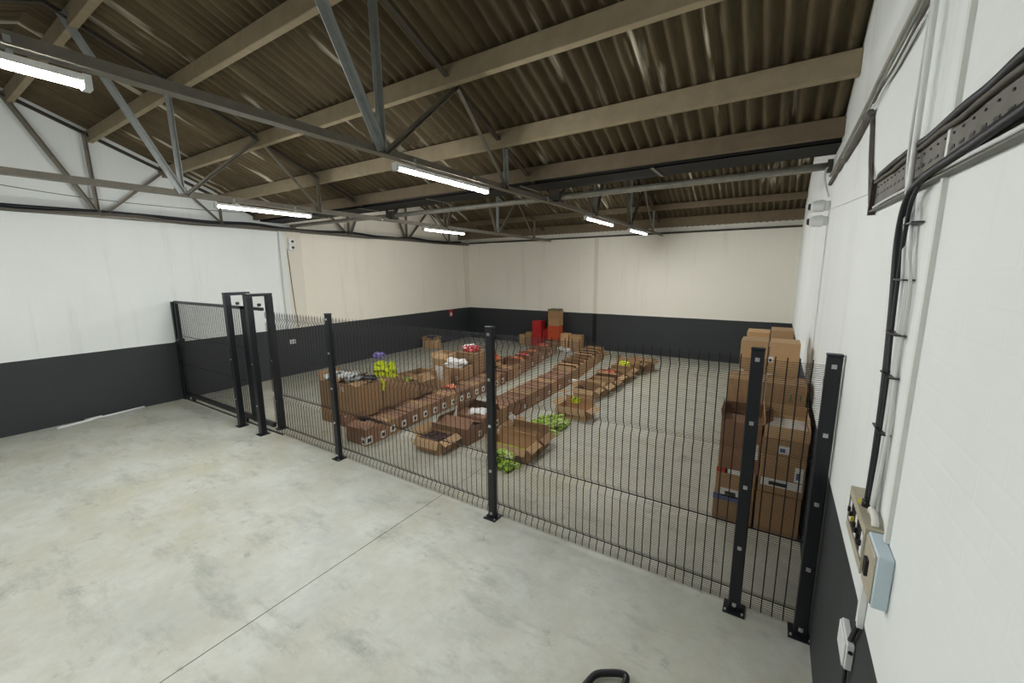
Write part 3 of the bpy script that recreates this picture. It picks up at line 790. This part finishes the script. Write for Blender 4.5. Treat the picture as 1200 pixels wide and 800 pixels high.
def closed_carton(label, loc, size, rz=0.0, mat='card', group=None, tape='y', labels=(), name='carton', lid=None):
    w, d, h = size
    t = thing(name, label, 'box', loc, rz, group)
    e = 0.002
    g = 0.002
    def body():
        return (MB().bevel_box((-w / 2, -d / 2, 0), (w / 2, d / 2, h - .006), 0.006)
                .box((-w / 2, -d / 2, h - .006), (w / 2, -g, h)).box((-w / 2, g, h - .006), (w / 2, d / 2, h)))
    link('carton_body', cm(('closed_body', w, d, h, mat), body, mat), None, t)
    if tape:
        def tp():
            return (MB().box((-w / 2 - e, -.025, h), (w / 2 + e, .025, h + e)).box((-w / 2 - e, -.025, h - .08), (-w / 2, .025, h)).box((w / 2, -.025, h - .08), (w / 2 + e, .025, h)))
        link('tape', cm(('tape', w, d, h), tp, 'tape'), None, t)
    for L in labels: label_on(t, w, d, h, *L)
    return t

R2 = random.Random(3)
ORD = ('first second third fourth fifth sixth seventh eighth ninth tenth eleventh twelfth thirteenth fourteenth fifteenth sixteenth seventeenth eighteenth').split()
# ---- row A: narrow labelled cartons (long row behind the big cartons)
GA = 'narrow labelled cartons in the row beside the tall cartons'
open_carton('low reddish carton with two white labels at the front of its row', (-5.76, 0.67, 0), (0.46, 0.42, 0.26), 0.02, {'-x': -20, '+x': 70, '-y': 80, '+y': 60}, 'card_dark', None, 'inside', .8,
            [('-y', .88, .3, .10, .12), ('+x', .15, .35, .12, .12), ('+x', .8, .35, .10, .12)])
y = 1.03
i = 0
while y < 4.6:
    dd = 0.265
    fl = {'-x': R2.choice((60, 80, 30)), '+x': R2.choice((82, 70, 88)), '-y': 86, '+y': 86}
    open_carton(ORD[i] + ' narrow labelled brown carton behind the low two-label front carton', (-5.82 - 0.01 * i + R2.uniform(-.01, .01), y, 0), (0.5, dd - .008, 0.25 + R2.uniform(-.01, .01)), R2.uniform(-.015, .015),
                fl, 'card_dark' if i % 3 else 'card', GA, 'inside', .8, [('+x', .5, .42, .10, .11)], name='row_carton')
    y += dd; i += 1
while y < 8.6:
    dd = R2.choice((0.30, 0.33, 0.27)); x = -5.95 - (y - 4.6) * 0.17
    h = R2.choice((0.22, 0.26, 0.30))
    fl = {'-x': R2.choice((-30, 40, 80)), '+x': R2.choice((82, -20, 60)), '-y': R2.choice((86, -10)), '+y': 86}
    open_carton(ORD[i - 14] + ' small open reddish carton in the far half of the labelled row', (x, y + dd / 2, 0), (0.48, dd - .012, h), R2.uniform(-.02, .02), fl, R2.choice(('card_dark', 'card', 'card_dark')),
                'open cartons in the far half of the long row', 'inside', .85, [('+x', .5, .4, .08, .08)] if R2.random() < .5 else (), name='row_carton')
    y += dd; i += 1

# ---- tall cartons left of row A
closed_carton('big lower carton under the leftmost upright carton', (-6.93, 1.04, 0), (0.54, 0.46, 0.24), 0.0, 'card', None, None)
open_carton('upright tall carton leftmost behind the fence, black and white bags on it', (-6.94, 1.05, 0.24), (0.52, 0.46, 0.52), 0.02, {'-x': -20, '-y': 75, '+y': 70, '+x': 60}, 'card')
closed_carton('big lower carton beside the low labelled front carton', (-6.37, 1.05, 0), (0.52, 0.50, 0.24), 0.0, 'card_dark', None, None, [('-y', .3, .75, .07, .07)])
open_carton('upright tall carton with a white sticker next to the yellow bags', (-6.38, 1.05, 0.24), (0.54, 0.50, 0.54), -0.02, {'-y': 82, '+y': 80, '-x': 60, '+x': 84}, 'card', None, None, .7, [('-y', .25, .82, .07, .07)])
closed_carton('tall brown carton right under the yellow bags', (-6.40, 1.58, 0), (0.52, 0.48, 0.74), 0.03, 'card', None, 'y')
open_carton('mid-height open carton with green packs between tall cartons and flapped one', (-6.42, 2.05, 0), (0.50, 0.40, 0.56), 0.0, {'-x': 30, '+x': 75, '-y': 40, '+y': 70}, 'card', None, 'inside', .9, [('-y', .8, .85, .06, .06)])
open_carton('open brown carton with raised arching flaps in the middle of the group', (-6.42, 2.52, 0), (0.52, 0.48, 0.50), 0.0, {'-x': 10, '+x': 60, '-y': 30, '+y': 5}, 'card', None, 'inside', .8)
open_carton('pale open carton standing behind the arched flap carton', (-6.55, 3.15, 0), (0.45, 0.42, 0.42), -0.1, {'-x': 10, '+x': -10, '-y': 5, '+y': 20}, 'card_light', None, 'inside', .7)
o = part('paper_sheet', MB().box((-.10, -.004, 0), (.10, .004, .30), Matrix.Rotation(-.12, 3, 'X')), 'paper', loc=(-6.24, 2.875, 0.40))
tag(o, 'white sheet standing upright beside the arched flap carton', 'paper')
closed_carton('brown carton with white sticker under the crumpled white paper', (-6.42, 3.72, 0), (0.50, 0.48, 0.52), 0.05, 'card', None, None, [('-y', .8, .6, .07, .07)])
open_carton('open carton with raised flap behind the crumpled white paper', (-6.98, 3.95, 0), (0.46, 0.44, 0.62), 0.0, {'-x': -30, '+x': 20, '-y': 60, '+y': 15}, 'card_light', None, None)
closed_carton('taller brown carton carrying the red and white bags', (-6.50, 4.32, 0), (0.54, 0.50, 0.76), 0.04, 'card', None, 'y')
open_carton('open carton with an orange bag bulging out near the fence post', (-6.52, 4.92, 0), (0.44, 0.44, 0.46), 0.0, {'-x': 0, '+x': 12, '-y': 20, '+y': 20}, 'card', None, 'inside', .8)
closed_carton('closed carton last in the tall group before the low row', (-6.66, 5.55, 0), (0.46, 0.44, 0.36), 0.1, 'card_dark', None, 'y')

# ---- bags
import bmesh
def bag_mesh(key, size, seed, lump=0.32, pinch=True):
    bm = bmesh.new(); bmesh.ops.create_icosphere(bm, subdivisions=3, radius=1.0)
    r = random.Random(seed); c = [(Vector((r.uniform(-1, 1), r.uniform(-1, 1), r.uniform(-1, 1))).normalized(), r.uniform(4, 11), r.uniform(-1, 1)) for _ in range(20)]
    for v in bm.verts:
        n = v.co.normalized(); k = 1.0
        for d, f, a in c: k += lump * 0.36 * a * math.sin(f * n.dot(d) + a * 3)
        p = n * k
        # pillow-like packet: squared-off ends with a pinched seam
        px = math.copysign(abs(p.x) ** 0.6, p.x); py = math.copysign(abs(p.y) ** 0.6, p.y)
        v.co = Vector((px * size[0] / 2, py * size[1] / 2, max(p.z, -0.75) * size[2] / 2))
    zmin = min(v.co.z for v in bm.verts)
    for v in bm.verts: v.co.z -= zmin
    m = bpy.data.meshes.new('bag'); bm.to_mesh(m); bm.free()
    return m
def bag(label, loc, size, mat, rz=0.0, rx=0.0, seed=1, group=None, name='plastic_bag', cat='bag'):
    m = bag_mesh(label, size, seed); m.materials.append(M[mat])
    o = link(name, m, None, None, loc, (rx, 0, rz)); o.rotation_euler = (rx, 0, rz)
    t = tag(o, label, cat, group)
    e = part('sealed_edge', MB().box((-size[0] * .42, -.004, size[2] * .36), (size[0] * .42, .004, size[2] * .36 + .006)).box((size[0] * .42, -size[1] * .3, size[2] * .36), (size[0] * .56, size[1] * .3, size[2] * .36 + .006)), mat, o)
    return t
bag('crumpled black and white bag on the leftmost tall carton', (-6.95, 1.0, 0.765), (0.36, 0.3, 0.13), 'bag_grey', 0.4, 0, 2)
bag('black and white bag lying right of the fence post on the cartons', (-6.55, 1.02, 0.785), (0.40, 0.32, 0.16), 'bag_grey', -0.3, 0, 3)
bag('dark grey bag at the back edge of the tall cartons', (-6.30, 1.18, 0.785), (0.3, 0.22, 0.10), 'bag_dark', 0.2, 0, 4)
bag('fluorescent yellow bag standing upright on the tall cartons', (-6.50, 1.62, 0.742), (0.26, 0.16, 0.34), 'bag_yellow', 0.5, 0, 5)
bag('second fluorescent yellow bag leaning beside the first', (-6.28, 1.68, 0.742), (0.20, 0.15, 0.30), 'bag_yellow', 0.2, 0, 6)
bag('small purple bag on top of the yellow bag', (-6.52, 1.62, 1.08), (0.22, 0.16, 0.12), 'bag_purple', 0.5, 0, 7)
bag('narrow yellow strip bag hanging between the two tall cartons', (-6.12, 1.318, 0.60), (0.07, 0.05, 0.19), 'bag_yellow', 0.6, 0, 8)
bag('green pack lying on the mid-height open carton', (-6.42, 2.02, 0.545), (0.34, 0.24, 0.10), 'bag_green', 0.3, 0, 9)
bag('crumpled white paper heap on the stickered carton', (-6.45, 3.70, 0.522), (0.46, 0.40, 0.18), 'paper', 0.5, 0, 10, None, 'paper_heap', 'paper')
bag('white wrapping spilling from the open flap carton', (-6.96, 3.97, 0.50), (0.40, 0.30, 0.16), 'paper', -0.2, 0, 11, None, 'paper_heap', 'paper')
bag('red and white bag on top of the taller brown carton', (-6.50, 4.34, 0.763), (0.40, 0.32, 0.16), 'bag_red', 0.2, 0, 12)
bag('white bag behind the red one on the taller carton', (-6.66, 4.46, 0.763), (0.28, 0.22, 0.14), 'paper', 0.9, 0, 13)
bag('orange bag bulging from the open carton near the post', (-6.42, 4.95, 0.41), (0.42, 0.36, 0.22), 'bag_orange', 0.2, 0, 14)
bag('small orange packet on the labelled row cartons', (-5.98, 2.95, 0.262), (0.22, 0.16, 0.07), 'bag_orange', 0.4, 0, 15)
for k in range(5):
    yy = 6.0 + k * 0.55
    bag(['orange packet on the far row, nearest to the tall cartons', 'reddish packet, second along the far row', 'orange packet halfway along the far row', 'dull red packet, fourth along the far row', 'packet at the end of the far row by the red stack'][k],
        (-6.0 - (yy - 4.6) * .17 - .02, yy, 0.265), (0.32, 0.26, 0.09), 'bag_orange' if k % 2 == 0 else 'bag_red', R2.uniform(-.4, .4), 0, 30 + k)

# ---- row B
GB = 'cartons in the middle row'
open_carton('low open carton with flaps out at the front of the middle row', (-4.60, 1.03, 0), (0.46, 0.40, 0.20), 0.03, {'-y': -150, '+y': 20, '-x': -25, '+x': -115}, 'card_light', None, 'inside', .85)
open_carton('purplish open carton second in the middle row', (-4.52, 1.50, 0), (0.62, 0.40, 0.26), 0.0, {'-x': 20, '+x': 88, '-y': 60, '+y': 70}, 'card_dark', None, 'inside', .85, [('+x', .8, .4, .07, .09)])
open_carton('wide carton with white paper tray inside in the middle row', (-4.50, 1.98, 0), (0.56, 0.50, 0.30), 0.0, {'-x': 10, '+x': 85, '-y': 80, '+y': 30}, 'card_dark', None, 'inside', .85, [('+x', .3, .4, .09, .11), ('+x', .75, .4, .09, .11)])
bag('crumpled white paper in the wide carton of the middle row', (-4.46, 1.96, 0.285), (0.34, 0.30, 0.08), 'paper', 0.3, 0, 41, None, 'paper_heap', 'paper')
bag('small purple packet on the second carton of the middle row', (-4.52, 1.50, 0.24), (0.26, 0.2, 0.06), 'bag_purple', 0.1, 0, 42)
y = 2.25; k = 0
while y < 5.3:
    dd = 0.262
    h = 0.27 + R2.uniform(-.01, .015)
    fl = {'-x': R2.choice((88, 84)), '+x': R2.choice((86, 89)), '-y': 86, '+y': 84}
    open_carton(ORD[k] + ' closed reddish-brown carton behind the white paper carton, middle row', (-4.53 - (y - 2.2) * .02, y + dd / 2, 0), (0.50, dd - .008, h), R2.uniform(-.015, .015), fl,
                'card_dark' if k % 4 else 'card', GB, None, .8, [('+x', .5, .35, .07, .07, 'label')] if k % 2 else (), name='row_carton')
    y += dd; k += 1
while y < 8.3:
    dd = 0.34
    x = -4.60 - (y - 5.3) * .11
    t = open_carton(ORD[k - 12] + ' open carton with hand holes, far end of the middle row', (x, y + dd / 2, 0), (0.50, dd - .01, 0.30), R2.uniform(-.015, .015), {'-x': R2.choice((70, 40)), '+x': 85, '-y': R2.choice((20, 60, -5)), '+y': 30},
                    'card', 'cartons with hand holes in the middle row', 'inside', .8, (), name='row_carton')
    for u in (-.12, .12):
        part('hand_hole', MB().tube([(u, -dd / 2 + .003, .22), (u, -dd / 2 + .008 - .006, .22)], 0.028, 10), 'print', t)
    y += dd; k += 1
bag('white packet half out of the middle row cartons', (-4.25, 5.45, 0.0), (0.22, 0.18, 0.12), 'paper', 0.3, 0, 43)
bag('white cup-shaped wrapper leaning on the middle row', (-4.20, 2.55, 0.0), (0.10, 0.10, 0.16), 'paper', 0.3, 0, 44)
o = part('carton_flap_scrap', MB().box((-.11, -.08, 0), (.11, .08, .008)), 'card_light', loc=(-4.15, 2.75, 0.002), rot=(0, 0, .3)); tag(o, 'pale cardboard scrap on the floor beside the white wrapper', 'cardboard')
o = part('carton_flap_scrap', MB().box((-.10, -.08, 0), (.10, .08, .008)), 'card_light', loc=(-4.22, 4.75, 0.002), rot=(0, 0, -.3)); tag(o, 'pale round-cornered cardboard scrap halfway along the middle row', 'cardboard')
o = part('carton_flap_scrap', MB().box((-.5, -.16, 0), (.5, .16, .03)), 'card_light', loc=(-5.28, 9.2, 0.002), rot=(0, 0, -.12)); tag(o, 'flattened carton lying on the floor near the back wall', 'cardboard')

# ---- row C: open cartons with green bags
open_carton('open carton with lime liner, nearest to the front green bags', (-3.46, 1.40, 0), (0.62, 0.34, 0.22), 0.06, {'-y': -150, '+y': 12, '-x': -40, '+x': -125}, 'card_light', None, None, .7, (), liner=True)
open_carton('open carton with lime liner, second behind the front green bags', (-3.46, 1.80, 0), (0.62, 0.36, 0.22), 0.06, {'-y': 5, '+y': 12, '-x': -40, '+x': -125}, 'card', None, None, .7, (), liner=True)
open_carton('wide open carton with one lime ball of wrap behind the green bags', (-3.36, 3.42, 0), (0.60, 0.38, 0.20), -0.05, {'-y': -150, '+y': 5, '-x': -60, '+x': -115}, 'card_light', None, None)
bag('small lime packet on the rim of the wide open carton', (-3.42, 3.56, 0.20), (0.15, 0.10, 0.13), 'bag_yellow', 0.1, 0, 50)
RB = random.Random(21)
def heap(n, cx, cy, sx, sy, layers, label, group, base):
    per = [int(n * f) for f in ((.6, .4) if layers == 2 else (.46, .33, .21))]
    k = 0
    for L, m in enumerate(per):
        q = 1.0 - .3 * L
        used = []
        for j in range(m):
            best = max(((RB.uniform(-1, 1) * sx * q, RB.uniform(-1, 1) * sy * q) for _ in range(30)), key=lambda c: min([math.hypot(c[0] - u[0], c[1] - u[1]) for u in used] or [9]))
            used.append(best)
            bag(label, (cx + best[0], cy + best[1], 0.07 * L), (RB.uniform(.15, .22), RB.uniform(.11, .15), RB.uniform(.07, .10)), 'bag_green' if k % 3 else 'bag_lime', RB.uniform(0, 3.1), 0, base + k, group, 'snack_bag')
            k += 1
heap(16, -3.38, 1.06, .15, .09, 3, 'green snack bag in the small heap by the middle fence post', 'green bags by the fence post', 60)
heap(25, -3.54, 2.66, .24, .34, 2, 'green snack bag in the larger heap behind the lime-lined cartons', 'green bags in the larger heap', 80)

# ---- row D
DD = [(-3.62, 4.58, .46, .34, 'card_light', {'-y': -150, '+y': 20, '-x': -30, '+x': -120}, 'frontmost open carton of the short row on the empty floor'),
      (-3.54, 5.00, .46, .38, 'card_light', {'-y': 30, '+y': 10, '-x': 20, '+x': -125}, 'second open carton of the short row with pale contents'),
      (-3.52, 5.42, .48, .36, 'card', {'-y': 40, '+y': 30, '-x': 10, '+x': -125}, 'third open carton of the short row, flap hanging down'),
      (-3.56, 5.85, .50, .36, 'card_light', {'-y': 15, '+y': 30, '-x': -20, '+x': -110}, 'carton of the short row holding the pink bag'),
      (-3.50, 6.28, .46, .36, 'card', {'-y': 20, '+y': 10, '-x': 30, '+x': -125}, 'fifth open carton of the short row beyond the pink bag'),
      (-3.52, 6.72, .46, .36, 'card_light', {'-y': 10, '+y': 30, '-x': 20, '+x': -120}, 'carton of the short row with the yellow packet'),
      (-3.50, 7.20, .60, .40, 'card', {'-y': 10, '+y': 80, '-x': -10, '+x': -125}, 'large open carton next to last in the short row'),
      (-3.36, 7.68, .66, .42, 'card', {'-y': 85, '+y': 85, '-x': 80, '+x': -130}, 'largest carton at the far end of the short row')]
for x, yy, w, d, m, fl, lab in DD:
    open_carton(lab, (x, yy, 0), (w, d, 0.22 if yy < 7 else 0.30), R2.uniform(-.06, .06), fl, m, 'open cartons in the short row', 'inside', .7)
bag('pink and red bag in the short row of cartons', (-3.60, 5.86, 0.16), (0.30, 0.24, 0.18), 'bag_red', .2, 0, 90)
bag('yellow packet standing in the short row of cartons', (-3.50, 6.74, 0.17), (0.26, 0.14, 0.26), 'bag_yellow', .1, 0, 91)
bag('white packet lying in the second carton of the short row', (-3.56, 5.02, 0.15), (0.24, 0.20, 0.08), 'paper', .1, 0, 92)
bag('pale packet lying in the fifth carton of the short row', (-3.52, 6.28, 0.16), (0.24, 0.20, 0.10), 'paper', .4, 0, 93)

# ---- stack by the back wall
def stack(x, y, w, d, items, z0=0.0):
    z = z0
    for h, mat, lab in items:
        closed_carton(lab, (x + R2.uniform(-.01, .01), y, z), (w, d, h), R2.uniform(-.03, .03), mat, None, 'y' if mat == 'card' else None)
        z += h + 0.003
stack(-6.74, 9.30, .40, .36, [(.30, 'card', 'brown carton at the bottom of the tall orange tower'), (.24, 'card_orange', 'lower orange carton in the tall tower by the back wall'), (.26, 'card_orange', 'upper orange carton in the tall tower by the back wall'),
                              (.26, 'card', 'brown carton above the orange ones in the tall tower'), (.24, 'card', 'second brown carton from the top of the tall tower'), (.06, 'card_green', 'flat greenish lid box topping the tall tower')])
stack(-7.42, 9.36, .34, .34, [(.32, 'card_red', 'bottom red carton of the slim red stack'), (.30, 'card_red', 'middle red carton of the slim red stack'), (.30, 'card_red', 'top red carton of the slim red stack')])
stack(-7.095, 9.42, .25, .30, [(.34, 'card_red', 'low red carton between the red stack and orange tower'), (.30, 'card_red', 'upper short red carton between red stack and orange tower')])
stack(-7.78, 9.40, .26, .30, [(.50, 'card', 'brown carton leaning left of the slim red stack')])
stack(-8.08, 9.42, .28, .28, [(.38, 'card_light', 'pale carton at the far left of the back wall stack')])
stack(-6.37, 9.36, .28, .30, [(.55, 'card_light', 'pale carton just right of the orange tower')])
closed_carton('tilted brown carton at the right end of the back wall stack', (-5.97, 9.36, 0), (.42, .36, .52), .15, 'card', None, 'y')
open_carton('low open carton in front of the orange tower', (-6.72, 8.98, 0), (.4, .24, .24), .1, {'-x': 20, '+x': -30, '-y': -10, '+y': 30}, 'card', None, 'inside', .7)
bag('dark bag lying in front of the orange tower', (-6.80, 8.98, .2), (.26, .2, .16), 'bag_dark', .2, 0, 95)
bag('white packet at the foot of the orange tower', (-6.42, 8.98, 0), (.24, .18, .16), 'paper', .2, 0, 96)
bag('second white packet beside the pale carton by the wall', (-6.16, 9.02, 0), (.24, .18, .14), 'paper', .8, 0, 97)
# small box by the far side wall
open_carton('small carton full of dark bags alone beside the gable wall', (-10.55, 7.2, 0), (.46, .42, .30), .05, {'-x': 10, '+x': -30, '-y': -40, '+y': 10}, 'card_light', None, None)
bag('dark bags heaped in the lone carton by the gable wall', (-10.55, 7.2, .22), (.42, .36, .24), 'bag_dark', .2, 0, 98)

# ---- tall stacks by the right wall
def rcart(lab, x0, x1, y0, y1, z0, z1, mat='card', labels=(), tape=None, rz=0.0):
    return closed_carton(lab, ((x0 + x1) / 2, (y0 + y1) / 2, z0), (x1 - x0, y1 - y0, z1 - z0), rz, mat, None, tape, labels)
# front row
rcart('plain brown carton at the floor, front of the stack against the brick wall', -.41, -.035, 1.24, 1.66, 0.0, .45, 'card')
rcart('brown carton with a wide printed label strip and two stickers, second from floor', -.405, -.03, 1.23, 1.66, .453, 1.02, 'card', [('-y', .5, .2, .34, .08, 'label', 'print'), ('-y', .86, .42, .07, .15, 'label', 'print_blue'), ('-y', .48, .82, .10, .08, 'label', 'print_blue')])
open_carton('open flat carton with a white lining topping the front wall-side stack', (-.215, 1.445, 1.023), (.37, .42, .12), 0.02, {'-x': -10, '+x': 10, '+y': 5}, 'card_light', None, None)
o = part('paper_sheet', MB().box((-.17, -.19, 0), (.17, .19, .012)), 'paper', loc=(-.215, 1.445, 1.10)); tag(o, 'white paper lining in the open flat carton by the wall', 'paper')
rcart('low brown carton at the floor on the open side, label near its top', -.80, -.43, 1.24, 1.66, 0.0, .30, 'card', [('-y', .4, .92, .30, .06, 'print_blue', None)])
rcart('brown carton with a blue and white printed label, second on the open side', -.79, -.43, 1.24, 1.66, .303, .60, 'card', [('-y', .45, .12, .22, .09, 'label', 'print'), ('-y', .15, .93, .10, .05, 'print_red', None), ('-y', .45, .93, .16, .05, 'label', None)])
t = open_carton('open-topped carton with side stickers, top of the front open-side stack', (-.60, 1.45, .603), (.36, .42, .52), 0.02, {'-x': -8, '+x': -50, '+y': 20, '-y': 80}, 'card_dark', None, None, .7, [('-y', .86, .45, .07, .16, 'label', 'print_blue')])
# second row
rcart('floor carton in the second row against the brick wall', -.42, -.04, 1.72, 2.14, 0.0, .48)
rcart('second carton up in the second row against the brick wall', -.42, -.04, 1.72, 2.14, .483, .96, 'card_dark')
t = rcart('brown carton with green lettering in the second row by the wall', -.42, -.06, 1.72, 2.14, .963, 1.45, 'card', (), 'y')
fc = bpy.data.curves.new('lettering', 'FONT'); fc.body = 'JTI'; fc.size = 0.10; fc.align_x = 'CENTER'; fc.extrude = 0.001
fo = bpy.data.objects.new('tmp', fc); COL.objects.link(fo)
bpy.context.view_layer.update()
me = bpy.data.meshes.new_from_object(fo.evaluated_get(bpy.context.evaluated_depsgraph_get()))
bpy.data.objects.remove(fo); me.materials.append(M['print_green'])
link('lettering', me, None, t, (0.09, -0.212, 0.33), (math.pi / 2, 0, 0))
rcart('floor carton in the second row on the open side', -.82, -.45, 1.72, 2.14, 0.0, .48)
rcart('second carton up in the second row on the open side', -.82, -.45, 1.72, 2.14, .483, .96)
t = rcart('brown carton with green mark in the second row on the open side', -.79, -.44, 1.72, 2.14, .963, 1.46, 'card', (), 'y')
me2 = me.copy(); link('lettering', me2, None, t, (0.10, -0.212, 0.33), (math.pi / 2, 0, 0))
# third row
for x0, x1, side in ((-.42, -.13, 'wall'), (-.72, -.44, 'open')):
    z = 0
    for k in range(4):
        h = .45
        lab = [('bottom', 'lower', 'upper', 'top')[k] + ' carton in the third row of stacks on the ' + ('wall side' if side == 'wall' else 'open side')][0]
        rcart(lab, x0, x1, 2.25, 2.62, z, z + h, 'card_light' if k == 3 else 'card', [('-y', .06, .55, .05, .07), ('-y', .06, .12, .05, .06)] if (k == 3 and side == 'wall') else ([('-y', .08, .15, .06, .07)] if k == 3 else ()))
        z += h + .003
for x0, x1, side, hs in ((-.43, -.18, 'wall side', (.6, .6, .66)), (-.70, -.44, 'open side', (.6, .6, .62))):
    z = 0
    for k, h in enumerate(hs):
        rcart(('bottom', 'middle', 'topmost')[k] + ' carton in the rearmost row of stacks on the ' + side, x0, x1, 2.95, 3.35, z, z + h, 'card_light' if k == 2 else 'card', [('-y', .08, .72, .05, .06)] if (k == 2 and side == 'wall side') else (), None, 0.0)
        z += h + .003
